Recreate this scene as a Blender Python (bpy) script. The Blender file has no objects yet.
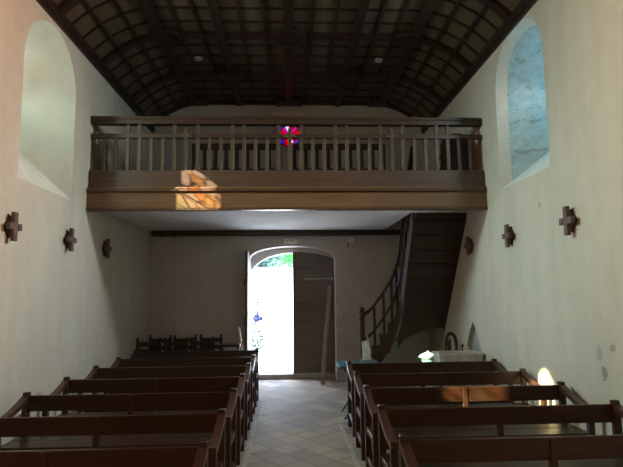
import bpy, bmesh, math, random
from mathutils import Vector, Matrix
R = random.Random(7)
C = bpy.context.scene.collection
SC = bpy.context.scene
PI = math.pi
XL, XR, YB, YG = -2.81, 2.83, 10.22, 7.03          # side walls, back wall, gallery front
WT = .60                                           # wall thickness

# ------------------------------------------------------------------ materials
def mat(name):
    m = bpy.data.materials.new(name); m.use_nodes = True
    n = m.node_tree.nodes; l = m.node_tree.links
    return m, n, l, n['Principled BSDF']
def ramp(n, l, fac, stops, interp='LINEAR'):
    r = n.new('ShaderNodeValToRGB'); e = r.color_ramp
    e.interpolation = interp
    while len(e.elements) < len(stops): e.elements.new(.5)
    for el, (p, c) in zip(e.elements, stops):
        el.position = p; el.color = (*c, 1)
    l.new(fac, r.inputs[0]); return r.outputs[0]
def noise(n, l, vec, scale, detail=4, rough=.55, dist=0):
    t = n.new('ShaderNodeTexNoise'); t.inputs['Scale'].default_value = scale
    t.inputs['Detail'].default_value = detail; t.inputs['Roughness'].default_value = rough
    t.inputs['Distortion'].default_value = dist
    if vec is not None: l.new(vec, t.inputs['Vector'])
    return t.outputs['Fac']
def coords(n, l, scale=(1, 1, 1), kind='Object', rot=(0, 0, 0)):
    tc = n.new('ShaderNodeTexCoord'); mp = n.new('ShaderNodeMapping')
    mp.inputs['Scale'].default_value = scale; mp.inputs['Rotation'].default_value = rot
    l.new(tc.outputs[kind], mp.inputs['Vector']); return mp.outputs[0]
def mixc(n, l, fac, a, b, mode='MIX'):
    x = n.new('ShaderNodeMix'); x.data_type = 'RGBA'; x.blend_type = mode
    for s, v in ((x.inputs[0], fac), (x.inputs[6], a), (x.inputs[7], b)):
        if hasattr(v, 'is_output'): l.new(v, s)
        elif isinstance(v, tuple): s.default_value = (*v, 1)
        else: s.default_value = v
    return x.outputs[2]
def mth(n, l, op, a, b=0.0, c=None):
    x = n.new('ShaderNodeMath'); x.operation = op
    for i, v in enumerate((a, b) if c is None else (a, b, c)):
        if hasattr(v, 'is_output'): l.new(v, x.inputs[i])
        else: x.inputs[i].default_value = v
    return x.outputs[0]
def bump(n, l, b, h, strength=.3, dist=.01):
    x = n.new('ShaderNodeBump'); x.inputs['Strength'].default_value = strength
    x.inputs['Distance'].default_value = dist; l.new(h, x.inputs['Height']); l.new(x.outputs[0], b.inputs['Normal'])

def wood(name, c, rough=.4, axis='X', var=.35, coat=0.0):
    m, n, l, b = mat(name)
    s = {'X': (1.2, 22, 22), 'Y': (22, 1.2, 22), 'Z': (22, 22, 1.2)}[axis]
    v = coords(n, l, s)
    f = noise(n, l, v, 1.0, 5, .6, .4)
    f2 = noise(n, l, coords(n, l, (1, 1, 1)), 1.3, 2)
    lo = tuple(x * (1 - var) for x in c); hi = tuple(x * (1 + var) for x in c)
    col = ramp(n, l, f, [(.3, lo), (.7, hi)])
    col = mixc(n, l, mth(n, l, 'MULTIPLY', f2, .5), col, lo)
    l.new(col, b.inputs['Base Color'])
    b.inputs['Roughness'].default_value = rough
    if coat: b.inputs['Coat Weight'].default_value = coat; b.inputs['Coat Roughness'].default_value = .25
    bump(n, l, b, f, .15, .003)
    return m
def plain(name, c, rough=.6, metal=0.0, var=.12, scale=6):
    m, n, l, b = mat(name)
    f = noise(n, l, coords(n, l), scale, 4)
    col = ramp(n, l, f, [(.3, tuple(x * (1 - var) for x in c)), (.7, tuple(min(1, x * (1 + var)) for x in c))])
    l.new(col, b.inputs['Base Color']); b.inputs['Roughness'].default_value = rough
    b.inputs['Metallic'].default_value = metal
    return m
def plaster(name, c, stains=(), mottle=.14):
    m, n, l, b = mat(name)
    g = n.new('ShaderNodeNewGeometry').outputs['Position']
    f = noise(n, l, g, .9, 5, .6); f2 = noise(n, l, g, 5, 5, .65); f3 = noise(n, l, g, 60, 2)
    lo = tuple(x * (1 - mottle) for x in c); hi = tuple(x * (1 + mottle * .7) for x in c)
    col = ramp(n, l, f, [(.3, lo), (.7, hi)])
    col = mixc(n, l, .5, col, ramp(n, l, f2, [(.32, tuple(x * (1 - mottle * 1.3) for x in c)), (.6, c)]))
    # vertical weather streaks
    mp = n.new('ShaderNodeMapping'); mp.inputs['Scale'].default_value = (2.2, 2.2, .35); l.new(g, mp.inputs['Vector'])
    f4 = noise(n, l, mp.outputs[0], 1.6, 4, .6)
    col = mixc(n, l, .35, col, ramp(n, l, f4, [(.36, tuple(x * .80 for x in c)), (.58, c)]))
    for (p, r, sc) in stains:                       # flaked patches
        d = n.new('ShaderNodeVectorMath'); d.operation = 'DISTANCE'
        l.new(g, d.inputs[0]); d.inputs[1].default_value = p
        nn = noise(n, l, g, 11, 4, .7)
        t = mth(n, l, 'ADD', d.outputs['Value'], mth(n, l, 'MULTIPLY', mth(n, l, 'SUBTRACT', nn, .5), r * 5.0))
        k = mth(n, l, 'LESS_THAN', t, r)
        col = mixc(n, l, mth(n, l, 'MULTIPLY', k, .75), col, tuple(x * sc for x in c))
    l.new(col, b.inputs['Base Color']); b.inputs['Roughness'].default_value = .85
    bump(n, l, b, mth(n, l, 'ADD', f2, mth(n, l, 'MULTIPLY', f3, .25)), .35, .015)
    return m

M = {}
WALLC = (.60, .565, .49)
M['wall_l'] = plaster('lime_plaster_left', WALLC)
M['wall_r'] = plaster('lime_plaster_right', WALLC, [((2.83, 4.55, 1.0), .05, .35), ((2.83, 4.42, 1.25), .035, .5), ((2.83, 4.6, 1.17), .05, .6),
                                                    ((2.83, 5.55, 2.72), .03, .6), ((2.83, 7.0, 2.5), .06, .8)])
M['wall_b'] = plaster('lime_plaster_back', (.52, .50, .455), [((1.0, 10.22, 1.15), .10, .78), ((1.04, 10.22, .75), .14, .80), ((.99, 10.22, 1.55), .09, .8), ((1.5, 10.22, 2.05), .22, .9)], mottle=.16)
M['soffit'] = plaster('white_plaster', (.74, .73, .74), mottle=.08)
M['pew'] = wood('pew_wood', (.040, .018, .012), .32, 'X')
M['pew_y'] = wood('pew_wood_arm', (.075, .031, .018), .32, 'Y')
M['pew_z'] = wood('pew_wood_post', (.050, .022, .015), .40, 'Z')
M['old'] = wood('old_pew_wood', (.026, .017, .013), .5, 'X')
M['old_z'] = wood('old_post_wood', (.024, .016, .012), .5, 'Z')
M['beam'] = wood('gallery_beam_wood', (.085, .046, .028), .45, 'X')
M['beam_lo'] = wood('gallery_lower_beam_wood', (.17, .090, .043), .42, 'X')
M['mould'] = wood('gallery_moulding_wood', (.09, .042, .024), .4, 'X')
M['bal'] = wood('baluster_wood', (.090, .054, .032), .5, 'Z')
M['rail'] = wood('rail_wood', (.055, .030, .019), .42, 'X')
M['ceil'] = wood('ceiling_board', (.105, .082, .052), .40, 'Y', .22)
M['rib'] = wood('ceiling_rib_wood', (.030, .015, .012), .45, 'Y')
M['ribx'] = wood('ceiling_cross_rib_wood', (.030, .015, .012), .45, 'X')
M['stair'] = wood('stair_wood', (.028, .017, .013), .5, 'X')
M['stair_z'] = wood('stair_post_wood', (.030, .018, .014), .45, 'Z')
M['string'] = wood('stair_string_wood', (.06, .036, .030), .45, 'Y')
M['dark'] = wood('dark_oak', (.045, .028, .019), .5, 'X')
M['door'] = wood('door_board', (.15, .125, .105), .65, 'X', .3)
M['door_z'] = wood('door_leaf_wood', (.13, .105, .085), .6, 'Z', .3)
M['prop'] = wood('prop_wood', (.27, .20, .15), .6, 'Z')
M['cross'] = wood('cross_wood', (.105, .058, .048), .5, 'Z')
M['cross_b'] = wood('cross_backing_wood', (.035, .016, .012), .55, 'Z')
M['iron'] = plain('iron', (.05, .045, .04), .5, .8)
M['grey_metal'] = plain('grey_metal', (.5, .5, .5), .5, .2)
M['box'] = plain('grey_plastic', (.66, .66, .64), .5)
M['lath'] = plain('white_lath_paint', (.92, .91, .88), .4)
M['white'] = plain('white_paint', (.78, .77, .74), .5)
M['stone'] = plain('font_stone', (.48, .46, .42), .8, 0, .25, 9)
M['kerb'] = plain('kerb_stone', (.40, .36, .30), .8, 0, .2, 7)
M['sill'] = plain('threshold_stone', (.32, .29, .26), .8, 0, .2, 8)
M['teal'] = plain('teal_paint', (.022, .13, .18), .6)
M['cover'] = plain('pale_glazed_cover', (.75, .78, .72), .35)
M['panel'] = plain('pale_picture_panel', (.55, .62, .58), .5, 0, .35, 14)
M['pale_w'] = wood('pale_wood', (.42, .33, .20), .5, 'Z')
M['pale_b'] = plain('pale_board', (.62, .56, .54), .6)
M['lead'] = plain('lead', (.03, .03, .035), .5, .3)

def m_floor():
    m, n, l, b = mat('stone_tile_floor')
    v = coords(n, l, (1, 1, 1), 'Object', (0, 0, math.radians(52)))
    br = n.new('ShaderNodeTexBrick'); br.offset = 0.0
    for k, x in (('Scale', 1.0), ('Mortar Size', .010), ('Mortar Smooth', .3), ('Brick Width', .27), ('Row Height', .27), ('Bias', 0.0)):
        br.inputs[k].default_value = x
    br.inputs['Color1'].default_value = (.54, .40, .285, 1); br.inputs['Color2'].default_value = (.20, .165, .135, 1)
    br.inputs['Mortar'].default_value = (.10, .085, .07, 1)
    l.new(v, br.inputs['Vector'])
    f = noise(n, l, coords(n, l), 2.4, 5, .65)
    col = mixc(n, l, .32, br.outputs['Color'], ramp(n, l, f, [(.3, (.25, .20, .155)), (.7, (.52, .42, .33))]))
    l.new(col, b.inputs['Base Color'])
    l.new(ramp(n, l, f, [(.3, (.68,) * 3), (.7, (.85,) * 3)]), b.inputs['Roughness'])
    bump(n, l, b, mth(n, l, 'MULTIPLY', br.outputs['Fac'], -1.0), .5, .006)
    return m
M['floor'] = m_floor()

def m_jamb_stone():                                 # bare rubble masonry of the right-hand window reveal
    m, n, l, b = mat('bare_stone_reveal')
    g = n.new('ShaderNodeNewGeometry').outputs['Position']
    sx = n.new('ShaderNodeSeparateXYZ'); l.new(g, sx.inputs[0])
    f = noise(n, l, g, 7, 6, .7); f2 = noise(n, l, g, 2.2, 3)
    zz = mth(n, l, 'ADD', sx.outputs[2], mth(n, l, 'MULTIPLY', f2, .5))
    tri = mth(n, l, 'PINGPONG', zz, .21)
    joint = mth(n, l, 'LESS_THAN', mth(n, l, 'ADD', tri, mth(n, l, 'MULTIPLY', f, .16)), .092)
    stone = ramp(n, l, f, [(.3, (.28, .37, .39)), (.55, (.40, .51, .53)), (.75, (.48, .58, .60))])  # cyan cast of the window light is put into the stone colours
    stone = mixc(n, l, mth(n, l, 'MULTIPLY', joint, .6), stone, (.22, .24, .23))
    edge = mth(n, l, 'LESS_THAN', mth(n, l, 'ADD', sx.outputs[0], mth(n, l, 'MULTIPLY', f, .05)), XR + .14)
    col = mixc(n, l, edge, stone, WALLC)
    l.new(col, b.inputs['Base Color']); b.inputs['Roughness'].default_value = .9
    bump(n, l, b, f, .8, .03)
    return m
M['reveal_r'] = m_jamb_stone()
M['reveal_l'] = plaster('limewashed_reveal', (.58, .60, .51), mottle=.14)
M['sill_lime'] = plaster('rough_limed_sill', (.72, .71, .65), mottle=.22)
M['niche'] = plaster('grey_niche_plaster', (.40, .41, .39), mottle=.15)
M['reveal_b'] = plaster('pale_reveal', (.66, .62, .60), mottle=.1)

def m_glass(name, up, lo, z, scale=9.0, soft=.25, plane='YZ'):
    m, n, l, b = mat(name); n.remove(b)
    out = n['Material Output']
    g = n.new('ShaderNodeNewGeometry').outputs['Position']
    vo = n.new('ShaderNodeTexVoronoi'); vo.inputs['Scale'].default_value = scale; l.new(g, vo.inputs['Vector'])
    sep = n.new('ShaderNodeSeparateColor'); l.new(vo.outputs['Color'], sep.inputs[0])
    k = len(up); cu = ramp(n, l, sep.outputs[0], [(i / k, c) for i, c in enumerate(up)], 'CONSTANT')
    k = len(lo); cl = ramp(n, l, sep.outputs[0], [(i / k, c) for i, c in enumerate(lo)], 'CONSTANT')
    sx = n.new('ShaderNodeSeparateXYZ'); l.new(g, sx.inputs[0])
    zf = n.new('ShaderNodeMapRange'); l.new(sx.outputs[2], zf.inputs[0])
    zf.inputs[1].default_value = z - soft; zf.inputs[2].default_value = z + soft
    col = mixc(n, l, zf.outputs[0], cl, cu)
    vd = n.new('ShaderNodeTexVoronoi'); vd.feature = 'DISTANCE_TO_EDGE'; vd.inputs['Scale'].default_value = scale; l.new(g, vd.inputs['Vector'])
    leadf = mth(n, l, 'LESS_THAN', vd.outputs['Distance'], .03)
    col = mixc(n, l, leadf, col, (.01, .01, .01))
    t = n.new('ShaderNodeBsdfTransparent'); l.new(col, t.inputs[0])
    gl = n.new('ShaderNodeBsdfGlossy'); gl.inputs['Roughness'].default_value = .1; gl.inputs[0].default_value = (.5, .5, .5, 1)
    mx = n.new('ShaderNodeMixShader'); mx.inputs[0].default_value = .06
    l.new(t.outputs[0], mx.inputs[1]); l.new(gl.outputs[0], mx.inputs[2]); l.new(mx.outputs[0], out.inputs[0])
    return m
AMB = [(.97, .84, .54), (.98, .94, .82), (.97, .74, .42), (.98, .92, .74), (.97, .96, .90)]
GRN = [(.45, .85, .76), (.85, .95, .92), (.30, .72, .64), (.70, .90, .80), (.6, .87, .88)]
M['gl_1'] = m_glass('stained_glass_amber_over_green', AMB, GRN, 4.05)
PAL = [(.97, .86, .58), (.98, .92, .74), (.97, .82, .52), (.96, .93, .78), (.92, .92, .64)]
M['gl_2'] = m_glass('stained_glass_pale_amber', PAL, PAL, 4.05)
M['gl_3'] = m_glass('stained_glass_sea_green', [(.55, .9, .9), (.8, .95, .95), (.5, .8, .9)], [(.5, .9, .9), (.85, .97, .97), (.4, .75, .8)], 4.05)
M['gl_4'] = m_glass('stained_glass_warm', AMB, AMB, 4.05)

# ------------------------------------------------------------------ mesh helpers
def box(bm, x0, x1, y0, y1, z0, z1, bev=0.0):
    vs = [bm.verts.new((x, y, z)) for x in (x0, x1) for y in (y0, y1) for z in (z0, z1)]
    f = [(0, 1, 3, 2), (4, 6, 7, 5), (0, 4, 5, 1), (2, 3, 7, 6), (0, 2, 6, 4), (1, 5, 7, 3)]
    fs = [bm.faces.new([vs[i] for i in q]) for q in f]
    if bev:
        es = list({e for q in fs for e in q.edges})
        bmesh.ops.bevel(bm, geom=es, offset=bev, segments=1, affect='EDGES', profile=.5)
def bar(bm, p, q, w, h, up=(0, 0, 1), bev=0.0):
    p, q = Vector(p), Vector(q); d = (q - p); L = d.length; d.normalize()
    u = Vector(up); s = d.cross(u); s.normalize(); u = s.cross(d)
    b2 = bmesh.new(); box(b2, -w / 2, w / 2, 0, L, -h / 2, h / 2, bev)
    mt = Matrix((s, d, u)).transposed().to_4x4(); mt.translation = p
    b2.transform(mt); tmp = bpy.data.meshes.new('tmp'); b2.to_mesh(tmp); b2.free(); bm.from_mesh(tmp); bpy.data.meshes.remove(tmp)
def prism(bm, pts, ax, a, b):                       # polygon extruded along an axis
    def P(u, v, t): return {'X': (t, u, v), 'Y': (u, t, v), 'Z': (u, v, t)}[ax]
    A = [bm.verts.new(P(u, v, a)) for u, v in pts]; B = [bm.verts.new(P(u, v, b)) for u, v in pts]
    k = len(pts); bm.faces.new(A); bm.faces.new(B[::-1])
    for i in range(k): bm.faces.new((A[i], B[i], B[(i + 1) % k], A[(i + 1) % k]))
def loft(bm, A, B):
    A = [bm.verts.new(p) for p in A]; B = [bm.verts.new(p) for p in B]; k = len(A)
    bm.faces.new(A); bm.faces.new(B[::-1])
    for i in range(k): bm.faces.new((A[i], B[i], B[(i + 1) % k], A[(i + 1) % k]))
def sweep(bm, path, w, h, up=(0, 0, 1)):            # rectangular section swept along a path, kept upright
    up = Vector(up); rings = []
    P = [Vector(p) for p in path]
    for i, p in enumerate(P):
        d = (P[min(i + 1, len(P) - 1)] - P[max(i - 1, 0)]); s = d.cross(up); s.normalize()
        rings.append([bm.verts.new(p + s * a * w / 2 + up * b * h / 2) for a, b in ((-1, -1), (1, -1), (1, 1), (-1, 1))])
    for a, b in zip(rings, rings[1:]):
        for i in range(4): bm.faces.new((a[i], a[(i + 1) % 4], b[(i + 1) % 4], b[i]))
    bm.faces.new(rings[0][::-1]); bm.faces.new(rings[-1])
def tube(bm, path, r, seg=8):
    P = [Vector(p) for p in path]; rings = []
    for i, p in enumerate(P):
        d = (P[min(i + 1, len(P) - 1)] - P[max(i - 1, 0)]).normalized()
        a = d.orthogonal().normalized() if i == 0 else (a - d * a.dot(d)).normalized()
        b = d.cross(a); rr = r[i] if isinstance(r, (list, tuple)) else r
        rings.append([bm.verts.new(p + (a * math.cos(t) + b * math.sin(t)) * rr) for t in (2 * PI * j / seg for j in range(seg))])
    for a_, b_ in zip(rings, rings[1:]):
        for i in range(seg): bm.faces.new((a_[i], a_[(i + 1) % seg], b_[(i + 1) % seg], b_[i]))
    bm.faces.new(rings[0][::-1]); bm.faces.new(rings[-1])
def lathe(bm, prof, cx=0, cy=0, seg=20, rot=0.0):
    rings = []
    for r, z in prof:
        rings.append([bm.verts.new((cx + r * math.cos(rot + 2 * PI * j / seg), cy + r * math.sin(rot + 2 * PI * j / seg), z)) for j in range(seg)])
    for a, b in zip(rings, rings[1:]):
        for i in range(seg): bm.faces.new((a[i], a[(i + 1) % seg], b[(i + 1) % seg], b[i]))
    bm.faces.new(rings[0][::-1]); bm.faces.new(rings[-1])
def obj(name, bm, m, parent=None, smooth=False):
    bmesh.ops.recalc_face_normals(bm, faces=bm.faces)
    me = bpy.data.meshes.new(name); bm.to_mesh(me); bm.free()
    for mm in (m if isinstance(m, (list, tuple)) else [m]): me.materials.append(mm)
    if smooth:
        for p in me.polygons: p.use_smooth = True
    o = bpy.data.objects.new(name, me); C.objects.link(o)
    if parent is not None: o.parent = parent
    return o
def thing(name, label, cat, loc=(0, 0, 0), rz=0.0, group=None):
    o = bpy.data.objects.new(name, None); C.objects.link(o); o.location = loc; o.rotation_euler = (0, 0, rz)
    o.empty_display_size = .2
    return tag(o, label, cat, group)
def tag(o, label, cat, group=None):
    o['label'] = label; o['category'] = cat
    if group: o['group'] = group
    return o
def struct(o, label=None, cat=None):
    o['kind'] = 'structure'
    if label: o['label'] = label
    if cat: o['category'] = cat
    return o
def bx(name, m, parent, x0, x1, y0, y1, z0, z1, bev=0.0):
    bm = bmesh.new(); box(bm, x0, x1, y0, y1, z0, z1, bev); return obj(name, bm, m, parent)
def dup(root, loc, rz=0.0, label=None):
    def cp(o, par):
        c = o.copy(); C.objects.link(c)
        if par is not None: c.parent = par
        for ch in [k for k in kids.get(o.name, [])]: cp(ch, c)
        return c
    kids = {}
    for o in bpy.data.objects:
        if o.parent: kids.setdefault(o.parent.name, []).append(o)
    r = cp(root, None); r.location = loc; r.rotation_euler = (0, 0, rz)
    if label: r['label'] = label
    return r

# ------------------------------------------------------------------ room shell
def arch(y0, y1, z0, zs, rise, k=14, p=2.0):               # outline: sill, jambs, half-ellipse head
    pts = [(y0, z0), (y1, z0)]
    c, r = (y0 + y1) / 2, (y1 - y0) / 2
    for i in range(k + 1):
        t = PI * i / k; ct, sn = math.cos(t), math.sin(t)
        pts.append((c + r * math.copysign(abs(ct) ** (2 / p), ct), zs + rise * sn ** (2 / p) if sn > 1e-9 else zs))
    return pts
def cut(o, cutters):
    for cbm, cm in cutters:
        c = obj('cutter', cbm, cm)
        md = o.modifiers.new('b', 'BOOLEAN'); md.operation = 'DIFFERENCE'; md.solver = 'EXACT'; md.object = c
        md.material_mode = 'TRANSFER'
        dg = bpy.context.evaluated_depsgraph_get(); dg.update()
        me = bpy.data.meshes.new_from_object(o.evaluated_get(dg))
        o.modifiers.clear(); old = o.data; o.data = me; bpy.data.meshes.remove(old)
        cme = c.data; bpy.data.objects.remove(c); bpy.data.meshes.remove(cme)
    o.data.name = o.name
ZT = {(-1, 5.90): 4.53, (-1, 2.30): 4.36, (1, 5.90): 4.53, (1, 2.30): 4.53}   # springing of each glazed slit
def win_cut(side, yc):
    s = -1 if side == 'l' else 1
    X = XL if s < 0 else XR
    ins = arch(yc - .64, yc + .66, 2.97 if s < 0 else 3.09, 4.31, .66 if s < 0 else .72, 14, 2.0 if s < 0 else 2.5)
    # sill climbs and jambs splay towards the narrow glazed slit
    ous = arch(yc - .19, yc + .19, 3.56, ZT[s, yc], .19)
    bm = bmesh.new()
    e = .04                                         # run a little past both faces
    f = WT
    def lerp(t): return [(a[0] + (b[0] - a[0]) * t, a[1] + (b[1] - a[1]) * t) for a, b in zip(ins, ous)]
    A = [(X - s * e, *p) for p in lerp(-e / (f - .06))]
    B = [(X + s * (f - .06), *p) for p in ous]
    D = [(X + s * (f + .05), *p) for p in ous]
    va = [[bm.verts.new(p) for p in ring] for ring in (A, B, D)]
    k = len(ins)
    bm.faces.new(va[0]); bm.faces.new(va[2][::-1])
    for a, b in zip(va, va[1:]):
        for i in range(k): bm.faces.new((a[i], b[i], b[(i + 1) % k], a[(i + 1) % k])).material_index = int(i == 0)
    return bm
YW = (5.90, 2.30)
def slab(name, m, x0, x1, y0, y1, z0, z1, kind=True):
    o = bx(name, m, None, x0, x1, y0, y1, z0, z1)
    if kind: struct(o)
    return o
Y0 = -2.6
wl = slab('wall_left', M['wall_l'], XL - WT, XL, Y0, YB + .7, 0, 6.2)
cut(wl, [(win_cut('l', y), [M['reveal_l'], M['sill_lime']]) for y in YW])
wr = slab('wall_right', M['wall_r'], XR, XR + WT, Y0, YB + .7, 0, 6.2)
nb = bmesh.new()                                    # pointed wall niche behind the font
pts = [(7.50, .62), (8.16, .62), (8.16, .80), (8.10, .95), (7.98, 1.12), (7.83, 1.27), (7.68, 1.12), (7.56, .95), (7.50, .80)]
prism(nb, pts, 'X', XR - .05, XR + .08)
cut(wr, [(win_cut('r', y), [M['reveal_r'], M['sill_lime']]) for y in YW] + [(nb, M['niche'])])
wb = slab('wall_back', M['wall_b'], XL, XR, YB, YB + .7, 0, 6.2)
def seg_arch(x0, x1, z0, zs, za, k=12, p=2.0):
    pts = [(x0, z0), (x1, z0)]; c, r = (x0 + x1) / 2, (x1 - x0) / 2
    for i in range(k + 1):
        t = PI * i / k; pts.append((c + r * math.cos(t), zs + (za - zs) * (math.sin(t) ** (2.0 / p * 1.0))))
    return pts
db = bmesh.new()
prism(db, seg_arch(-.81, .92, -.05, 2.44, 2.68), 'Y', YB - .05, YB + .42)
db2 = bmesh.new()
prism(db2, seg_arch(-.84, .95, -.05, 2.05, 2.575, 16), 'Y', YB + .41, YB + .75)
rb = bmesh.new()                                    # splayed embrasure of the round window in the gallery
oc = [(.005 + a, 5.15 + b) for a, b in ((-.38, -.43), (.38, -.43), (.38, .235), (-.38, .235))]
ic = [(.005 + a, 5.15 + b) for a, b in ((-.285, -.29), (.285, -.29), (.285, .285), (-.285, .285))]
loft(rb, [(x, YB - .02, z) for x, z in oc], [(x, YB + .45, z) for x, z in ic])
rb2 = bmesh.new(); prism(rb2, [(.005 + .265 * math.cos(t), 5.15 + .265 * math.sin(t)) for t in (2 * PI * i / 28 for i in range(28))], 'Y', YB + .40, YB + .8)
cut(wb, [(db, M['reveal_b']), (db2, M['wall_b']), (rb, M['reveal_b']), (rb2, M['wall_b'])])
slab('wall_choir', M['wall_b'], XL - WT, XR + WT, Y0 - .3, Y0, 0, 6.2)
slab('floor', M['floor'], XL - WT, XR + WT, Y0 - .3, YB + .7, -.12, 0)

# windows in the side walls: lead frame, glass
def lancet(name, s, yc, gm):
    X = (XL if s < 0 else XR) + s * (WT - .045)
    fr = bmesh.new(); zt = ZT[s, yc]
    o = arch(yc - .19, yc + .19, 3.56, zt, .19, 12); i = arch(yc - .172, yc + .172, 3.58, zt, .172, 12)
    k = len(o)
    ring = lambda pts, x: [fr.verts.new((x, *p)) for p in pts]
    o0, i0, o1, i1 = ring(o, X - .02), ring(i, X - .02), ring(o, X + .02), ring(i, X + .02)
    for a in range(k):
        b = (a + 1) % k
        fr.faces.new((o0[a], o0[b], i0[b], i0[a])); fr.faces.new((o1[a], i1[a], i1[b], o1[b]))
        fr.faces.new((i0[a], i0[b], i1[b], i1[a])); fr.faces.new((o0[a], o1[a], o1[b], o0[b]))
    for z in (3.9, 4.25): box(fr, X - .006, X + .006, yc - .175, yc + .175, z - .008, z + .008)
    f = struct(obj(name, fr, M['lead']))
    g = bmesh.new(); prism(g, i, 'X', X - .002, X + .002)
    obj('glass_pane', g, gm, f)
lancet('window_1', -1, YW[0], M['gl_1']); lancet('window_2', -1, YW[1], M['gl_2'])
lancet('window_3', 1, YW[0], M['gl_3']); lancet('window_4', 1, YW[1], M['gl_4'])

# round stained glass window over the gallery: one pane per piece of glass
RG = bmesh.new()
cx, cz, YW5 = .005, 5.15, YB + .47
seg = 40
for r0, r1 in ((.244, .268),):
    for i in range(seg):
        t0, t1 = 2 * PI * i / seg, 2 * PI * (i + 1) / seg
        q = [(r0, t0), (r1, t0), (r1, t1), (r0, t1)]
        A = [(cx + r * math.cos(t), YW5 - .02, cz + r * math.sin(t)) for r, t in q]; B = [(x, YW5 + .02, z) for x, _, z in A]
        loft(RG, A, B)
w5 = struct(obj('window_5', RG, M['lead']))
pm = {}
for nm, c in dict(red=(.85, .02, .05), crimson=(.60, .01, .08), magenta=(.85, .06, .45), white=(.95, .9, .9), blue=(.10, .10, .75), violet=(.32, .16, .75), rose=(.9, .30, .45)).items():
    m, n, l, b = mat('glass_' + nm); n.remove(b)
    f = noise(n, l, coords(n, l), 22, 3)
    t = n.new('ShaderNodeBsdfTransparent'); l.new(ramp(n, l, f, [(.3, tuple(x * .28 for x in c)), (.7, tuple(x * .42 for x in c))]), t.inputs[0])
    l.new(t.outputs[0], n['Material Output'].inputs[0]); pm[nm] = m
def gpane(q, nm):
    b = bmesh.new(); loft(b, [(cx + x, YW5 - .003, cz + z) for x, z in q], [(cx + x, YW5 + .003, cz + z) for x, z in q]); obj('glass_piece', b, pm[nm], w5)
cl = bmesh.new()
for k in range(12):                                 # outer ring of small blue and violet quarries
    t0, t1 = 2 * PI * k / 12, 2 * PI * (k + 1) / 12
    q = [(.205 * math.cos(t0), .205 * math.sin(t0))] + [(.244 * math.cos(t0 + (t1 - t0) * j / 3), .244 * math.sin(t0 + (t1 - t0) * j / 3)) for j in range(4)] + [(.205 * math.cos(t1), .205 * math.sin(t1))]
    gpane(q, ('red', 'rose', 'violet', 'rose', 'violet', 'blue', 'violet', 'blue', 'red', 'red', 'violet', 'blue')[k])
cols = {(1, 1): ('red', 'magenta', 'crimson'), (-1, 1): ('red', 'magenta', 'white'), (-1, -1): ('red', 'crimson', 'red'), (1, -1): ('white', 'red', 'crimson')}
for (sx, sz), cc in cols.items():                   # four quarters of three pieces
    for j in range(3):
        t0, t1 = PI / 2 * j / 3, PI / 2 * (j + 1) / 3
        q = [(.0, .0)] + [(.205 * math.cos(t0 + (t1 - t0) * i / 3), .205 * math.sin(t0 + (t1 - t0) * i / 3)) for i in range(4)]
        gpane([(x * sx, z * sz) for x, z in q], cc[j] if sz > 0 else cc[2 - j] if sx < 0 else cc[2 - j])
for k in range(12):
    t = 2 * PI * k / 12; r0 = .02 if k % 3 else .0
    bar(cl, (cx + r0 * math.cos(t), YW5, cz + r0 * math.sin(t)), (cx + .25 * math.cos(t), YW5, cz + .25 * math.sin(t)), .012, .012, (0, 1, 0))
    t2 = 2 * PI * (k + 1) / 12
    bar(cl, (cx + .205 * math.cos(t), YW5, cz + .205 * math.sin(t)), (cx + .205 * math.cos(t2), YW5, cz + .205 * math.sin(t2)), .012, .012, (0, 1, 0))
box(cl, cx - .01, cx + .01, YW5 - .012, YW5 + .012, cz - .235, cz + .235); box(cl, cx - .235, cx + .235, YW5 - .012, YW5 + .012, cz - .01, cz + .01)
obj('glazing_bars', cl, M['lead'], w5)
struct(bx('trim_5', M['reveal_b'], None, -.38, .36, YB - .05, YB, 5.385, 5.47, .006))   # pale lintel board over it

# ceiling: boarded vault with coved sides
PR = [(2.83, 5.08), (2.75, 5.19), (2.62, 5.31), (2.47, 5.42), (2.31, 5.505), (2.13, 5.575), (1.95, 5.63)]
half = PR
prof = [(-x, z) for x, z in half] + [(x, z) for x, z in half[::-1]]
def offs(p, d):
    out = []
    for i, (x, z) in enumerate(p):
        a, b = p[max(i - 1, 0)], p[min(i + 1, len(p) - 1)]
        tx, tz = b[0] - a[0], b[1] - a[1]; L = math.hypot(tx, tz); out.append((x - tz / L * d, z + tx / L * d))
    return out
YE = 10.24
cb = bmesh.new()
lo, hi = offs(prof, .065), offs(prof, .2)
prism(cb, lo + hi[::-1], 'Y', Y0 - .2, YE)
ceil = struct(obj('ceiling', cb, M['ceil']))
struct(bx('trim_6', M['dark'], None, XL - WT, XR + WT, Y0 - .3, YB + .7, 6.2, 6.3))        # roof deck closing the loft above
BY = [7.38 + 1.425 * k for k in range(-4, 3)]
for y in BY:
    b = bmesh.new(); prism(b, prof + offs(prof, .13)[::-1], 'Y', y - .065, y + .065); obj('cross_rib', b, M['ribx'], ceil)
for y in BY[:-1]:
    for k in (1, 2, 3):
        b = bmesh.new(); yy = y + 1.425 * k / 4; prism(b, offs(prof, .042) + offs(prof, .09)[::-1], 'Y', yy - .017, yy + .017); obj('purlin', b, M['ribx'], ceil)
y_lo = BY[0] - .06
for x, w in ((0, .15), (-1.03, .13), (1.03, .13), (-1.93, .16), (1.93, .16)):
    bx('long_rib', M['rib'], ceil, x - w / 2, x + w / 2, y_lo, YE, 5.605, 5.75, .012)
for x in (.345, .69, 1.33, 1.63):
    for s in (-1, 1): bx('long_purlin', M['rib'], ceil, s * x - .026, s * x + .026, y_lo, YE, 5.66, 5.75)
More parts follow.
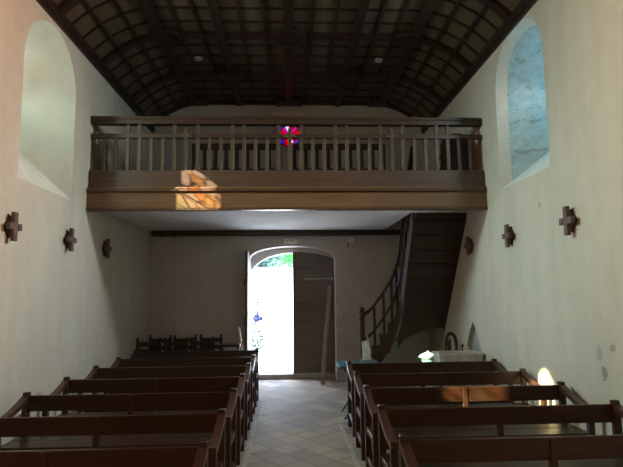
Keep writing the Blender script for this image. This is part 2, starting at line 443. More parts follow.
for x, z, nx, nz in ((2.25, 5.53, .45, .89), (2.53, 5.375, .6, .8)):
    for s in (-1, 1):
        b = bmesh.new(); bar(b, (s * (x + nx * .065), y_lo, z + nz * .065), (s * (x + nx * .065), YE, z + nz * .065), .05, .06, (s * nx, 0, nz)); obj('long_purlin', b, M['rib'], ceil)
def boss(x, y, z, r=.30):
    b = bmesh.new()
    lathe(b, [(r, z + .06), (r, z + .012), (r * .86, z - .006), (r * .80, z + .008), (r * .78, z + .008)], x, y, 8, PI / 8); obj('boss', b, M['rib'], ceil)
for i, y in enumerate(BY):
    for x in ((0, -1.86, 1.86) if i % 2 == 0 else (-1.03, 1.03)):
        yy = min(y, YB - .06) if i == len(BY) - 1 else y
        if i == len(BY) - 1: yy = YB - .12
        boss(x, yy, 5.60, .23 if abs(x) > 1.5 else .30)
for i, s in ((1, -1), (2, 1)):
    x = s * 2.815 + .005; X = XL if s < 0 else XR
    b = bmesh.new(); prism(b, [(X, 5.02), (X - s * .03, 5.025), (X - s * .03, 5.06), (X - s * .06, 5.08), (X - s * .06, 5.12), (X - s * .03, 5.22), (X, 5.22)], 'Y', Y0, YB)
    struct(obj('trim_%d' % i, b, M['ribx']))
for s, w in ((-1, 'left'), (1, 'right')):
    t = thing('ceiling_spotlight', 'small unlit round white spotlight in the dark ceiling, %s of the centre rib' % w, 'light', (s * 1.535 + .01, 8.22, 5.685), 0, 'ceiling spotlights above the gallery')
    b = bmesh.new(); lathe(b, [(.072, .03), (.072, .0), (.062, -.012), (.052, -.008), (.05, .002)], 0, 0, 24); obj('housing', b, M['box'], t, True)
    b = bmesh.new(); lathe(b, [(.048, .006), (.05, -.002), (.02, -.005)], 0, 0, 20); obj('lens', b, M['grey_metal'], t, True)

# kerbs beside the pew blocks
struct(bx('trim_3', M['kerb'], None, -.505, -.455, -.5, 8.7, 0, .015, .003)); struct(bx('trim_4', M['kerb'], None, .655, .70, -.5, 6.95, 0, .015, .003))

# ------------------------------------------------------------------ gallery
gal = thing('gallery', 'timber gallery spanning the nave above the entrance, with panelled front beam and white plaster underside', 'gallery', (0, YG, 2.87))
def G(name, m, x0, x1, y0, y1, z0, z1, bev=0.0): return bx(name, m, gal, x0, x1, y0 - YG, y1 - YG, z0 - 2.87, z1 - 2.87, bev)
G('lower_beam', M['beam_lo'], XL + .002, XR - .002, YG, YG + .14, 2.935, 3.165, .006)
G('drip_board', M['mould'], XL + .002, XR - .002, YG - .012, YG + .10, 2.908, 2.935)
G('moulding', M['mould'], XL + .002, XR - .002, YG - .03, YG + .1, 3.165, 3.205, .01)
G('moulding', M['beam_lo'], XL + .002, XR - .002, YG - .012, YG + .1, 3.205, 3.235, .008)
G('upper_fascia', M['beam'], XL + .02, XR - .02, YG + .03, YG + .12, 3.235, 3.485, .006)
b = bmesh.new(); box(b, XL + .005, 1.93, YG + .14, YB - .002, 2.99, 3.14); box(b, 1.93, XR - .005, YG + .14, 7.88, 2.99, 3.14); b.transform(Matrix.Translation((0, -YG, -2.87))); obj('plaster_soffit', b, M['soffit'], gal)
b = bmesh.new(); box(b, XL + .005, 1.93, YG + .14, YB - .002, 3.142, 3.17); box(b, 1.93, XR - .005, YG + .14, 7.88, 3.142, 3.17); b.transform(Matrix.Translation((0, -YG, -2.87))); obj('floorboards', b, M['old'], gal)
struct(bx('trim_7', M['dark'], None, XL + .07, 2.3, YB - .13, YB - .002, 2.885, 2.988, .008))   # wall plate along the back wall
for px in (-2.31, -1.13):
    t = thing('beam_hook', 'small dark iron hook under the beam, %s' % ('nearer the left wall' if px < -2 else 'nearer the doorway'), 'hook', (px, YB - .08, 2.885), 0, 'hooks under the beam')
    b = bmesh.new(); tube(b, [(0, 0, .002), (0, 0, -.03), (.012, 0, -.045), (.03, 0, -.04), (.034, 0, -.025)], .006, 6); obj('hook_bar', b, M['iron'], t)
    b = bmesh.new(); box(b, -.02, .02, -.015, .015, -.006, 0); obj('hook_plate', b, M['iron'], t)

bl = thing('balustrade', 'brown wooden balustrade with cross-shaped balusters on top of the gallery front', 'balustrade', (.012, YG + .075, 3.487))
def Bp(name, m, x0, x1, z0, z1, dy=.0, w=.07, bev=.004): return bx(name, m, bl, x0, x1, dy - w / 2, dy + w / 2, z0 - 3.487, z1 - 3.487, bev)
b = bmesh.new()
for y0, y1, z0, z1 in ((-.06, .06, 4.225, 4.265), (-.045, .045, 4.185, 4.225), (-.055, .055, 4.155, 4.185)): box(b, XL + .004, XR - .03, y0, y1, z0 - 3.487, z1 - 3.487, .004)
obj('top_rail', b, M['rail'], bl)
Bp('middle_rail', M['rail'], XL + .004, XR - .03, 3.955, 4.02, 0, .06)
for i in range(33):
    x = (i - 16) * .1644; k = (i - 7) % 9
    dz = 0
    if k == 0:
        b = bmesh.new()
        for z0, z1 in ((3.487, 3.955), (4.02, 4.105)): box(b, x - .026, x + .026, -.026, .026, z0 - 3.487, z1 - 3.487, .004)
        box(b, x - .027, x + .027, -.044, -.03, 3.93 - 3.487, 4.07 - 3.487, .003); box(b, x - .085, x + .085, -.05, -.03, 3.963 - 3.487, 4.012 - 3.487, .004)
        obj('cross_baluster', b, M['bal'], bl)
    elif k in (1, 8, 4, 5):
        b = bmesh.new(); box(b, x - .025, x + .025, -.025, .025, 0, 3.955 - 3.487, .004); box(b, x - .025, x + .025, -.025, .025, 4.02 - 3.487, 4.155 - 3.487, .004)
        if k in (1, 8): box(b, x - .033, x + .033, -.034, .034, 0, .05, .004)
        obj('baluster', b, M['bal'], bl)
    else:
        b = bmesh.new(); box(b, x - .023, x + .023, -.023, .023, 0, 3.955 - 3.487, .004); obj('baluster', b, M['bal'], bl)

# benches standing in the gallery
def gbench(x0, x1, y, label):
    L = x1 - x0
    t = thing('gallery_bench', label, 'bench', ((x0 + x1) / 2, y, 3.172), 0, 'benches in the gallery')
    bx('back_rail', M['old'], t, -L / 2, L / 2, -.02, .02, .86, .96, .004); bx('lower_rail', M['old'], t, -L / 2, L / 2, -.02, .02, .49, .55, .004)
    bx('seat', M['old'], t, -L / 2, L / 2, .02, .40, .40, .44, .004)
    n = max(3, round(L / .19))
    for i in range(n + 1):
        x = -L / 2 + .03 + (L - .06) * i / n
        bx('slat', M['old_z'], t, x - .028, x + .028, -.016, .016, .55, .86)
    for x in (-L / 2 + .04, L / 2 - .04):
        for yy in (0, .37): bx('leg', M['old_z'], t, x - .03, x + .03, yy - .025, yy + .025, 0, .40 if yy else .49)
gbench(-1.55, -.12, 7.95, 'dark wooden gallery bench behind the balustrade, left of the round window')
gbench(.06, 1.56, 7.95, 'dark wooden gallery bench behind the balustrade, right of the round window')
t = thing('gallery_chair', 'dark round-topped high-backed chair at the right end of the gallery', 'chair', (2.56, 7.50, 3.172), 0)
b = bmesh.new(); pts = [(-.24, .12)] + [(-.24 + .48 * (.5 - .5 * math.cos(PI * i / 10)), .80 + .18 * math.sin(PI * i / 10)) for i in range(11)] + [(.24, .12)]
prism(b, pts, 'Y', -.06, -.02); obj('backrest', b, M['old'], t)
bx('seat', M['old'], t, -.24, .24, -.02, .30, .40, .47, .01)
for x in (-.2, .2):
    for y in (-.04, .26): bx('leg', M['old_z'], t, x - .02, x + .02, y - .02, y + .02, 0, .40 if y > 0 else .13)
for x in (-.22, .22): bx('armrest', M['old'], t, x - .02, x + .02, -.02, .26, .62, .66, .005)

# conduit on the gallery's back wall
b = bmesh.new(); tube(b, [(2.07, YB - .0125, 3.7), (2.08, YB - .0125, 5.5)], .012); tag(obj('conduit', b, M['grey_metal']), 'thin pale vertical conduit on the gallery back wall, right of the round window', 'conduit')

# ------------------------------------------------------------------ staircase up to the gallery
st = thing('staircase', 'steep dark wooden winder staircase rising beside the right wall to the gallery', 'staircase', (1.9, 9.2, 0))
O = Vector((1.9, 9.2, 0))
def S(name, bm, m, par=None):
    bm.transform(Matrix.Translation(-O)); return obj(name, bm, m, par or st)
rz = 3.15 / 14
def yk(k): return 7.9 + (14 - k) * .165
XW = XR - .012
for k in range(6, 14):
    b = bmesh.new(); box(b, 2.02, XW, yk(k + 1) - .0, yk(k) + .025, k * rz - .035, k * rz, .004); S('tread', b, M['stair'])
    b = bmesh.new(); box(b, 2.02, XW, yk(k) - .02, yk(k), (k - 1) * rz, k * rz - .036); S('riser', b, M['stair'])
b = bmesh.new(); box(b, 2.02, XW, 7.882, 7.9, 13 * rz, 3.15); S('riser', b, M['stair'])
yc = yk(6); py = yc; YS = YB - .01                    # quarter landing in the corner, then four steps towards the door
b = bmesh.new(); box(b, 1.98, XW, py, YS, 5 * rz - .05, 5 * rz, .004); S('landing', b, M['stair'])
for k in range(1, 5):
    x0 = 1.955 - (5 - k) * .165
    b = bmesh.new(); box(b, x0 - .02, x0 + .167, py, YS, k * rz - .035, k * rz, .004); S('tread', b, M['stair'])
    b = bmesh.new(); box(b, x0, x0 + .02, py, YS, (k - 1) * rz, k * rz - .036); S('riser', b, M['stair'])
b = bmesh.new(); box(b, 1.958, 1.978, py, YS, 4 * rz, 5 * rz - .001); S('riser', b, M['stair'])
# curved inner string, rails, balusters
HR = [(1.34, 9.30, 1.33), (1.47, 9.29, 1.42), (1.60, 9.26, 1.58), (1.75, 9.215, 1.80), (1.88, 9.15, 2.05), (1.96, 9.03, 2.36), (1.99, 8.90, 2.64), (1.99, 8.6, 3.07), (1.99, 8.2, 3.63), (1.99, 7.9, 4.05)]
def interp(path, k=6):
    out = []
    P = [Vector(p) for p in path]
    for i in range(len(P) - 1):
        p0, p1, p2, p3 = P[max(i - 1, 0)], P[i], P[i + 1], P[min(i + 2, len(P) - 1)]
        for j in range(k):
            t = j / k
            out.append(.5 * ((2 * p1) + (p2 - p0) * t + (2 * p0 - 5 * p1 + 4 * p2 - p3) * t * t + (3 * p1 - p0 - 3 * p2 + p3) * t ** 3))
    return out + [P[-1]]
H = interp(HR)
dn = lambda d: [p - Vector((0, 0, d)) for p in H]
b = bmesh.new(); sweep(b, H, .065, .075); S('handrail', b, M['stair_z'])
b = bmesh.new(); sweep(b, dn(.44), .05, .065); S('middle_rail', b, M['stair_z'])
def strdrop(p): return .92 if p.y > 8.95 else .95
b = bmesh.new(); sweep(b, [p - Vector((0, 0, strdrop(p) + .06)) for p in H if p.z - 1.0 > .16 and p.y > 7.95], .045, .36); S('inner_string', b, M['string'])
for i in [9, 16, 22, 27, 32, 36, 40, 43, 46, 49]:
    p = H[i]; b = bmesh.new(); box(b, p.x - .022, p.x + .022, p.y - .022, p.y + .022, p.z - .90, p.z - .02); S('baluster', b, M['stair_z'])
b = bmesh.new(); prism(b, [(yk(6) + .1, 5 * rz - .13), (yk(6) + .1, 6 * rz + .04), (7.9, 3.16), (7.9, 2.9)], 'X', XW - .0, XR - .001); S('wall_string', b, M['stair'])
nw = bmesh.new(); box(nw, 1.265, 1.355, 9.255, 9.345, 0, 1.30, .008); np_ = S('newel_post', nw, M['stair_z'])
b = bmesh.new(); lathe(b, [(.03, 1.30), (.03, 1.32), (.062, 1.335), (.066, 1.36), (.04, 1.375), (.052, 1.395), (.054, 1.42), (.04, 1.455), (.012, 1.47)], 1.31, 9.30, 16); S('finial', b, M['stair_z'], np_)
b = bmesh.new(); prism(b, [(1.93, .70), (1.98, .80), (2.06, .88), (2.2, .96), (2.4, 1.03), (2.57, 1.08), (2.70, 1.17), (2.77, 1.28), (2.81, 1.42), (1.93, 1.42)], 'Y', yc - .045, yc - .022); S('soffit_apron', b, M['stair'])

# ------------------------------------------------------------------ entrance door
dr = bmesh.new()                                     # fixed leaf in the right half of the arch
XD0, XD1 = .06, .917
def za(x): c, r = .055, .93; return 2.34 + .25 * max(0, 1 - ((x - c) / r) ** 2) ** .5
top = [(XD0 + (XD1 - XD0) * i / 10, za(XD0 + (XD1 - XD0) * i / 10) - .004) for i in range(11)]
prism(dr, [(XD1, .105), (XD0, .105)] + top, 'Y', YB + .36, YB + .41)
d1 = struct(obj('door_1', dr, M['door']))
for z0, z1 in ((.12, .30), (.47, .60), (1.02, 1.14), (1.55, 1.67)): bx('ledge', M['door'], d1, XD0 + .02, XD1 - .04, YB + .335, YB + .362, z0, z1, .004)
bx('meeting_stile', M['door_z'], d1, XD0, XD0 + .07, YB + .33, YB + .362, .11, 2.56)
b = bmesh.new(); tube(b, [(.30, YB + .315, 2.02), (.88, YB + .315, 2.02)], .009); box(b, .86, .89, YB + .30, YB + .362, 1.99, 2.05); obj('iron_bar', b, M['grey_metal'], d1)
dl = bmesh.new()                                     # open leaf, swung into the church
w = .87
pts = [(0, .06), (w, .06)] + [(w * (1 - i / 10), 2.05 + .50 * max(0, 1 - (i / 10) ** 2) ** .5) for i in range(11)]
prism(dl, pts, 'Y', -.025, .025)
d2 = struct(obj('door_2', dl, M['door_z']))
for z in (.3, 1.2, 1.95): bx('ledge', M['door_z'], d2, .05, w - .05, -.05, -.025, z - .07, z + .07, .004)
for z in (.45, 1.85): bx('strap_hinge', M['iron'], d2, 0, .5, .025, .032, z - .02, z + .02)
d2.location = (-.822, YB + .40, 0); d2.rotation_euler = (0, 0, math.radians(-90.6))
struct(bx('trim_8', M['sill'], None, -.83, .94, YB + .28, YB + .72, 0, .10, .01))       # stone threshold
t = thing('door_prop', 'long brown wooden prop leaning against the closed door leaf', 'pole', (.615, 9.81, 0))
b = bmesh.new(); bar(b, (0, .0, .012), (.215, .70, 1.87), .08, .06, (0, 0, 1), .006); obj('pole', b, M['prop'], t)
# emergency light unit over the door, its conduit and junction box
t = thing('emergency_light', 'small pale rectangular emergency light on the wall above the doorway', 'light', (.016, YB, 2.72))
bx('housing', M['box'], t, -.135, .135, -.06, 0, 0, .115, .008); bx('diffuser', M['white'], t, -.125, .125, -.075, -.058, .006, .085, .006)
for x in (-.06, 0, .055): bx('indicator_mark', M['iron'], t, x - .016, x + .016, -.0765, -.0745, .05, .066)
t = thing('junction_box', 'small grey junction box on the wall right of the emergency light', 'box', (1.24, YB, 2.74))
bx('housing', M['box'], t, -.075, .075, -.05, 0, 0, .12, .008)
b = bmesh.new(); tube(b, [(-.075, -.012, .11), (-1.2, -.012, .11)], .011); obj('conduit', b, M['box'], t)
b = bmesh.new(); tube(b, [(-.05, -.02, 0), (-.052, -.02, -.07), (-.045, -.02, -.11)], .009); obj('cable', b, M['iron'], t)

# ------------------------------------------------------------------ pews
def make_pew(L, label, group, wz, wy, wx):
    t = thing('pew', label, 'pew', (0, 0, 0), 0, group)
    h = L / 2
    bx('back_board', wx, t, -h + .03, h - .03, -.012, .016, .662, .808, .005)
    b = bmesh.new(); box(b, -h + .02, h - .02, -.44, -.235, .425, .455, .006); box(b, -h + .02, h - .02, -.228, -.02, .425, .455, .006); obj('seat', b, wx, t)
    bx('seat_rail', wx, t, -h + .05, h - .05, -.43, -.405, .35, .425, .003)
    bx('stretcher', wx, t, -h + .05, h - .05, -.02, .008, .12, .19, .003)
    for s in (-1, 1):
        x = s * (h - .028)
        b = bmesh.new(); bar(b, (x, -.022, 0), (x, .0, .84), .056, .058, (0, 1, 0), .005); obj('back_post', b, wz, t)
        bx('front_post', wz, t, x - .027, x + .027, -.50, -.445, 0, .645, .005)
        b = bmesh.new()
        sweep(b, [(x, -.02 - .50 * i / 8, .665 + .125 * (1 - i / 8) ** 1.7 + (.006 if i == 8 else 0)) for i in range(9)], .062, .045); obj('armrest', b, wy, t)
        for z0, z1 in ((.40, .455), (.12, .18)): bx('end_rail', wz, t, x - .018, x + .018, -.45, -.03, z0, z1, .003)
    b = bmesh.new(); box(b, -.022, .022, -.02, .03, .0, .80, .003); obj('centre_post', b, wz, t)
    return t
YP, DS = 3.341, .87
ordl = ['nearest the camera', 'second from the camera', 'third from the camera', 'fourth from the camera', 'fifth from the camera', 'sixth from the camera']
pl = make_pew(2.02, '', 'pews left of the aisle', M['pew_z'], M['pew_y'], M['pew'])
for i in range(6):
    o = pl if i == 0 else dup(pl, (0, 0, 0))
    o.location = (-1.532, YP + DS * i, 0); o['label'] = 'dark brown wooden pew in the row left of the aisle, ' + ordl[i]
po = make_pew(2.02, 'near-black wooden pew left of the aisle, last of its row beside the doorway', 'pews left of the aisle', M['old_z'], M['old_z'], M['old'])
po.location = (-1.532, YP + DS * 6, 0)
ordr = ordl[:4] + ['in front of the font']
for i in range(5):
    o = dup(pl, (1.712 + .0122 * i, 3.376 + DS * i, 0)); o['group'] = 'pews right of the aisle'
    o['label'] = 'dark brown wooden pew in the row right of the aisle, ' + ordr[i]

# ------------------------------------------------------------------ crosses on the side walls
def make_cross():
    t = thing('wall_cross', '', 'cross', (0, 0, 0), 0, 'wooden crosses on the side walls')   # wall plane is local x = 0, room is +x
    b = bmesh.new(); A = [(0.0, .085, 0), (0.0, 0, .125), (0.0, -.085, 0), (0.0, 0, -.125)]
    loft(b, [(.002, y * 1.0, z) for _, y, z in A], [(.045, y * .8, z * .8) for _, y, z in A]); obj('backing_block', b, M['cross_b'], t)
    b = bmesh.new(); box(b, .045, .085, -.034, .034, -.145, .145, .004); box(b, .045, .088, -.11, -.034, -.034, .034, .004); box(b, .045, .088, .034, .11, -.034, .034, .004); obj('cross', b, M['cross'], t)
    return t
c0 = make_cross()
spots = [(XL, 5.20, 0, 'small wooden cross on the left wall, nearest below the left window'), (XL, 6.53, 0, 'small wooden cross on the left wall, middle one of three'),
         (XL, 7.82, 0, 'small dark wooden cross on the left wall in the shade under the gallery'), (XR, 7.79, PI, 'small wooden cross on the right wall close to the staircase'),
         (XR, 6.36, PI, 'small wooden cross on the right wall just below the far edge of the window'), (XR, 4.96, PI, 'small wooden cross on the right wall, clear of the window on its near side'),
         (XR, 3.93, PI, 'small wooden cross on the right wall, cut off by the right edge of the photo')]
for i, (x, y, r, lb) in enumerate(spots):
    o = c0 if i == 0 else dup(c0, (0, 0, 0)); o.location = (x, y - .07, 2.442); o.rotation_euler = (0, 0, r); o['label'] = lb

# ------------------------------------------------------------------ chairs and clutter behind the left pews
def make_chair():
    t = thing('old_chair', '', 'chair', (0, 0, 0), 0, 'old dark chairs behind the left pews')
    for x in (-.19, .19):
        b = bmesh.new(); box(b, x - .022, x + .022, -.022, .022, 0, .93, .004); lathe(b, [(.016, .93), (.024, .95), (.018, .975)], x, 0, 8); obj('back_post', b, M['old_z'], t)
        bx('front_leg', M['old_z'], t, x - .02, x + .02, -.38, -.34, 0, .43, .004)
    for z in (.56, .70, .83): bx('back_slat', M['old'], t, -.17, .17, -.012, .012, z, z + .075, .003)
    bx('seat', M['old'], t, -.21, .21, -.38, .01, .43, .46, .006)
    b = bmesh.new()
    for x in (-.19, .19): box(b, x - .012, x + .012, -.34, 0, .2, .225)
    box(b, -.18, .18, -.37, -.35, .25, .275); obj('stretcher', b, M['old'], t)
    return t
ch0 = make_chair()
cs = [(-2.50, 9.22, .10, 'front row, nearest the left wall'), (-2.02, 9.20, -.06, 'front row, second from the left wall'), (-1.56, 9.24, .08, 'front row, nearest the doorway'),
      (-2.44, 9.80, -.05, 'back row, nearest the left wall'), (-1.98, 9.80, .08, 'back row, second from the left wall'), (-1.50, 9.84, -.05, 'back row, nearest the doorway')]
for i, (x, y, r, lb) in enumerate(cs):
    o = ch0 if i == 0 else dup(ch0, (0, 0, 0)); o.location = (x, y, 0); o.rotation_euler = (0, 0, r)
    o['label'] = 'old dark slat-backed chair behind the left pews, ' + lb
t = thing('low_stand', 'dark narrow wooden stand behind the left pews, next to the open door leaf', 'table', (-1.09, 9.40, 0))
bx('top', M['old'], t, -.19, .19, -.14, .14, .79, .83, .005)
for x in (-.16, .16):
    for y in (-.11, .11): bx('leg', M['old_z'], t, x - .02, x + .02, y - .02, y + .02, 0, .79)
bx('shelf', M['old'], t, -.14, .14, -.10, .10, .24, .26)
tag(bx('pale_board', M['pale_b'], None, -1.20, -.98, 9.585, 9.625, 0, .735, .004), 'pale board upright behind the dark stand near the open door leaf', 'board')
b = bmesh.new(); bar(b, (-.735, 9.20, .012), (-.925, 9.33, 1.13), .032, .02, (0, 1, 0), .004); tag(obj('white_lath', b, M['lath']), 'slender white lath leaning beside the open door leaf', 'lath')

# ------------------------------------------------------------------ table with a picture behind the right pews
t = thing('side_table', 'small table with a teal blue top and legs behind the last right pew', 'table', (.985, 7.40, 0))
bx('table_top', M['teal'], t, -.31, .30, -.28, .28, .702, .728, .004)
for y in (-.22, .22):
    for s in (-1, 1):
        b = bmesh.new(); bar(b, (s * -.24, y + s * .018, .005), (s * .24, y + s * .018, .70), .03, .03, (0, 1, 0)); obj('leg', b, M['teal'], t)
t = thing('picture_easel', 'small wooden easel with a pale framed picture standing on the teal table', 'easel', (1.07, 7.36, .732), .5)
b = bmesh.new(); bar(b, (-.075, -.04, 0), (.03, .02, .33), .018, .014, (0, 1, 0)); obj('leg', b, M['pale_w'], t)
b = bmesh.new(); bar(b, (.085, -.04, 0), (.055, .02, .40), .018, .014, (0, 1, 0)); obj('leg', b, M['pale_w'], t)
b = bmesh.new(); bar(b, (.03, .13, 0), (.03, .03, .32), .016, .014, (0, 1, 0)); obj('leg', b, M['pale_w'], t)
bx('ledge', M['pale_w'], t, -.10, .11, -.07, -.01, .045, .06)
b = bmesh.new(); bar(b, (-.01, -.055, .062), (.01, .0, .31), .125, .012, (0, 1, 0)); obj('picture', b, M['panel'], t)

# ------------------------------------------------------------------ font, covered pedestal, bentwood chair
t = thing('stone_font', 'grey stone font basin standing against the right wall behind the pews', 'font', (2.485, 7.55, 0))
def octo(hx, hy, c=.3): return [(-hx + c * hx, -hy), (hx - c * hx, -hy), (hx, -hy + c * hy), (hx, hy - c * hy), (hx - c * hx, hy), (-hx + c * hx, hy), (-hx, hy - c * hy), (-hx, -hy + c * hy)]
def octring(bm, secs):
    rings = [[bm.verts.new((x, y, z)) for x, y in octo(hx, hy, c)] for hx, hy, z, c in secs]
    for a, b_ in zip(rings, rings[1:]):
        for i in range(8): bm.faces.new((a[i], a[(i + 1) % 8], b_[(i + 1) % 8], b_[i]))
    bm.faces.new(rings[0][::-1]); bm.faces.new(rings[-1])
b = bmesh.new(); octring(b, [(.22, .12, .36, .3), (.30, .17, .46, .2), (.315, .185, .50, .16), (.318, .19, .80, .16), (.33, .198, .81, .16), (.33, .198, .845, .16), (.285, .155, .845, .3), (.25, .13, .77, .4), (.15, .08, .69, .5)]); obj('basin', b, M['stone'], t)
b = bmesh.new(); octring(b, [(.26, .16, 0, .3), (.26, .16, .10, .3), (.17, .11, .14, .4), (.15, .10, .28, .4), (.22, .13, .365, .4)]); obj('pedestal', b, M['stone'], t)
for x, z in ((.13, .93), (.22, .89)):
    b = bmesh.new(); lathe(b, [(.014, .845), (.010, .855), (.010, z - .03), (.022, z - .02), (.024, z), (.008, z + .012)], x, .176, 10); obj('knob', b, M['iron'] if x < .2 else M['box'], t)
t = thing('covered_pedestal', 'round pedestal with a pale domed cover catching light left of the stone font', 'stand', (2.425, 9.0, 0))
b = bmesh.new(); lathe(b, [(.14, 0), (.14, .03), (.05, .07), (.045, .42), (.09, .49), (.12, .53), (.12, .545)], 0, 0, 18); obj('pedestal', b, M['box'], t, True)
b = bmesh.new(); lathe(b, [(.10, .546), (.10, .575), (.165, .585), (.165, .605), (.11, .645), (.05, .67), (.022, .675), (.02, .695), (.005, .70)], 0, 0, 22); obj('domed_cover', b, M['cover'], t, True)
t = thing('arched_stand', 'dark narrow wooden stand with a rounded hoop top behind the stone font', 'stand', (2.655, 8.40, 0), -.35)
b = bmesh.new(); tube(b, [(-.082 * math.cos(a), 0, .86 + .19 * math.sin(a)) for a in (PI * i / 14 for i in range(15))], .03)
for s in (-1, 1): box(b, s * .082 - .02, s * .082 + .02, -.02, .02, .05, .865)
obj('hoop', b, M['old_z'], t)
b = bmesh.new(); prism(b, [(-.06, .62), (.0, .62), (.0, .98), (-.03, .95), (-.055, .90)], 'Y', -.006, .006); obj('back_panel', b, M['old_z'], t)
bx('crossbar', M['old'], t, -.064, .064, -.016, .016, .58, .63); bx('foot', M['old'], t, -.12, .12, -.11, .11, 0, .055, .008)

# ------------------------------------------------------------------ outside the door
M['ground'] = plain('pale_gravel', (.80, .77, .72), .9, 0, .08, 3)
M['render'] = plain('white_render', (.85, .84, .82), .9, 0, .04, 2)
M['leaf_a'] = plain('leaf_green', (.05, .30, .06), .6, 0, .4, 3); M['leaf_b'] = plain('leaf_grey_green', (.030, .070, .070), .6, 0, .3, 3)
M['trunk'] = plain('bark', (.12, .09, .07), .9); M['blue'] = plain('blue_petal', (.014, .02, .10), .7, 0, .3, 9); M['leaf_c'] = plain('pale_leaf', (.05, .085, .07), .7, 0, .3, 6)
struct(bx('ground_outside', M['ground'], None, -30, 30, YB + .7, 60, -.12, -.02))
struct(bx('wall_courtyard', M['render'], None, -9, 9, 22, 22.3, -.02, 2.78))
struct(bx('trim_9', M['sill'], None, -1.4, 1.5, YB + .7, YB + 1.25, -.02, .03, .01))
def blob(bm, c, r, n, s, rng):
    for _ in range(n):
        while True:
            v = Vector((rng.uniform(-1, 1), rng.uniform(-1, 1), rng.uniform(-1, 1)))
            if .35 < v.length < 1: break
        p = Vector(c) + Vector((v.x * r[0], v.y * r[1], v.z * r[2]))
        q = Matrix.Rotation(rng.uniform(0, 6.3), 3, Vector((rng.gauss(0, 1), rng.gauss(0, 1), rng.gauss(0, 1))).normalized())
        vs = [bm.verts.new(p + q @ Vector(u) * s) for u in ((-.5, 0, 0), (0, -.28, .06), (.5, 0, 0), (0, .28, .06))]
        bm.faces.new(vs)
def tree(x, y, h, m, lb, rr, seed):
    rng = random.Random(seed)
    t = thing('tree', lb, 'tree', (x, y, -.02), 0, 'trees beyond the courtyard wall')
    b = bmesh.new(); tube(b, [(0, 0, 0), (.05, .02, h * .3), (0, .05, h * .65)], [.2, .16, .07], 10); obj('trunk', b, M['trunk'], t)
    b = bmesh.new()
    for k in range(9):
        blob(b, (rng.uniform(-.6, .6) * rr, rng.uniform(-.5, .5) * rr, h * .62 + rng.uniform(-.35, .5) * rr), (rr * .6, rr * .6, rr * .5), 420, .22, rng)
    obj('crown', b, m, t)
tree(-2.3, 25.0, 5.2, M['leaf_b'], 'dull grey-green tree beyond the courtyard wall, left in the doorway', 1.7, 3)
tree(.0, 31.0, 6.4, M['leaf_a'], 'bright green tree beyond the courtyard wall, beside the closed door leaf', 1.7, 5)
t = thing('flowering_shrub', 'small shrub with blue flowers outside the open door', 'shrub', (-1.0, 14.6, -.02))
rng = random.Random(11)
b = bmesh.new(); blob(b, (0, 0, .45), (.26, .22, .5), 700, .09, rng); obj('foliage', b, M['leaf_c'], t)
b = bmesh.new(); blob(b, (.08, -.1, 1.03), (.15, .1, .10), 420, .06, rng); blob(b, (.08, -.08, 1.16), (.07, .06, .12), 160, .06, rng); blob(b, (.08, -.05, 1.50), (.07, .06, .16), 200, .05, rng); obj('blossom', b, M['blue'], t)
b = bmesh.new(); tube(b, [(0, 0, 0), (.0, 0, .5), (.06, -.08, 1.0), (.08, -.05, 1.5)], .012, 6); obj('stem', b, M['trunk'], t)

# ------------------------------------------------------------------ light
W = bpy.data.worlds.new('world'); SC.world = W; W.use_nodes = True
bg = W.node_tree.nodes['Background']; bg.inputs[0].default_value = (.60, .76, 1.0, 1); bg.inputs[1].default_value = 14
sd = bpy.data.lights.new('sun', 'SUN'); sd.energy = 46; sd.angle = math.radians(.55); sd.color = (1, .93, .82)
so = bpy.data.objects.new('sun', sd); C.objects.link(so)
so.rotation_euler = Vector((1, .54, -.59)).to_track_quat('-Z', 'Y').to_euler(); so.location = (-12, -2, 9)
def win_lamp(name, loc, d, w, h, power, col, spread):             # area lamp just inside a window's glass
    a = bpy.data.lights.new(name, 'AREA'); a.shape = 'RECTANGLE'; a.size = w; a.size_y = h; a.spread = math.radians(spread); a.energy = power; a.color = col
    o = bpy.data.objects.new(name, a); C.objects.link(o)
    d = Vector(d).normalized(); z = Vector((0, 0, 1)); x = z.cross(-d).normalized(); y = (-d).cross(x)
    m = Matrix((x, y, -d)).transposed().to_4x4(); m.translation = loc; o.matrix_world = m
XI = WT - .10
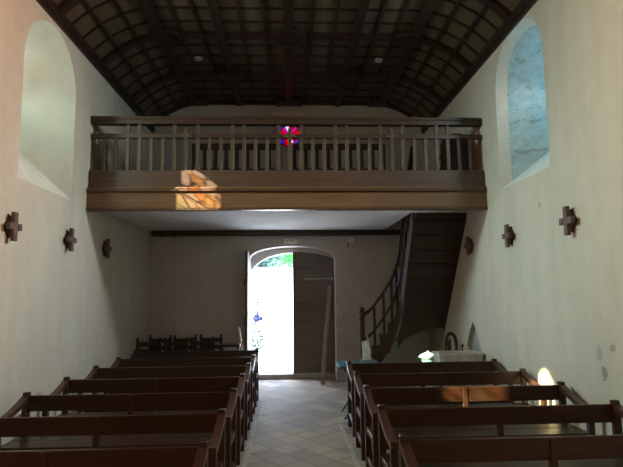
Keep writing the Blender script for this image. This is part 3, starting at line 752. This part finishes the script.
win_lamp('daylight_left', (XL - XI, YW[0], 4.30), (1, 0, -.25), .33, .70, 26, (.80, 1, .90), 124)          # broad sky light
win_lamp('daylight_right', (XR + XI, YW[0], 4.42), (-1, 0, -.25), .33, .46, 22, (.80, .97, 1), 124)
win_lamp('fill_left_narrow', (XL - XI + .01, YW[0], 4.25), (1, -.10, -.36), .30, .80, 27, (.74, 1, .92), 72)   # added narrow-beam fill for the opposite wall
win_lamp('fill_right_narrow', (XR + XI - .01, YW[0], 4.42), (-1, -.10, -.36), .30, .44, 25, (.95, .96, .86), 72)  # added narrow-beam fill from the right side
win_lamp('fill_left_choir', (XL - XI, YW[1], 4.12), (1, -.40, 0), .33, 1.05, 135, (1, .76, .51), 96)  # added amber fill at an out-of-view window, warming the near wall
win_lamp('fill_right_choir', (XR + XI, YW[1], 4.12), (-1, -.22, .15), .33, 1.05, 172, (1, .36, .10), 100)  # added deep orange fill, out of view, for the warm upper wall

# ------------------------------------------------------------------ camera
cam = bpy.data.cameras.new('camera'); co = bpy.data.objects.new('camera', cam); C.objects.link(co)
cam.sensor_fit = 'HORIZONTAL'; cam.sensor_width = 36; cam.lens = 505.7 * 36 / 623; cam.clip_start = .05; cam.clip_end = 200
pit, yaw, rol = .1126, .0435, -.0105
F = Vector((math.sin(yaw) * math.cos(pit), math.cos(yaw) * math.cos(pit), math.sin(pit)))
R0 = Vector((math.cos(yaw), -math.sin(yaw), 0)); U0 = R0.cross(F)
c, s = math.cos(rol), math.sin(rol)
Rv = R0 * c + U0 * s; Uv = U0 * c - R0 * s
mw = Matrix((Rv, Uv, -F)).transposed().to_4x4(); mw.translation = (0, 0, 1.775)
co.matrix_world = mw
SC.camera = co
vs = SC.view_settings; SC.display_settings.display_device = 'sRGB'
vs.view_transform = 'Standard'; vs.look = 'None'; vs.gamma = 1; vs.use_curve_mapping = False; vs.exposure = 0.0
SC.cycles.use_denoising = True
SC.cycles.max_bounces = 10; SC.cycles.diffuse_bounces = 6; SC.cycles.transparent_max_bounces = 12
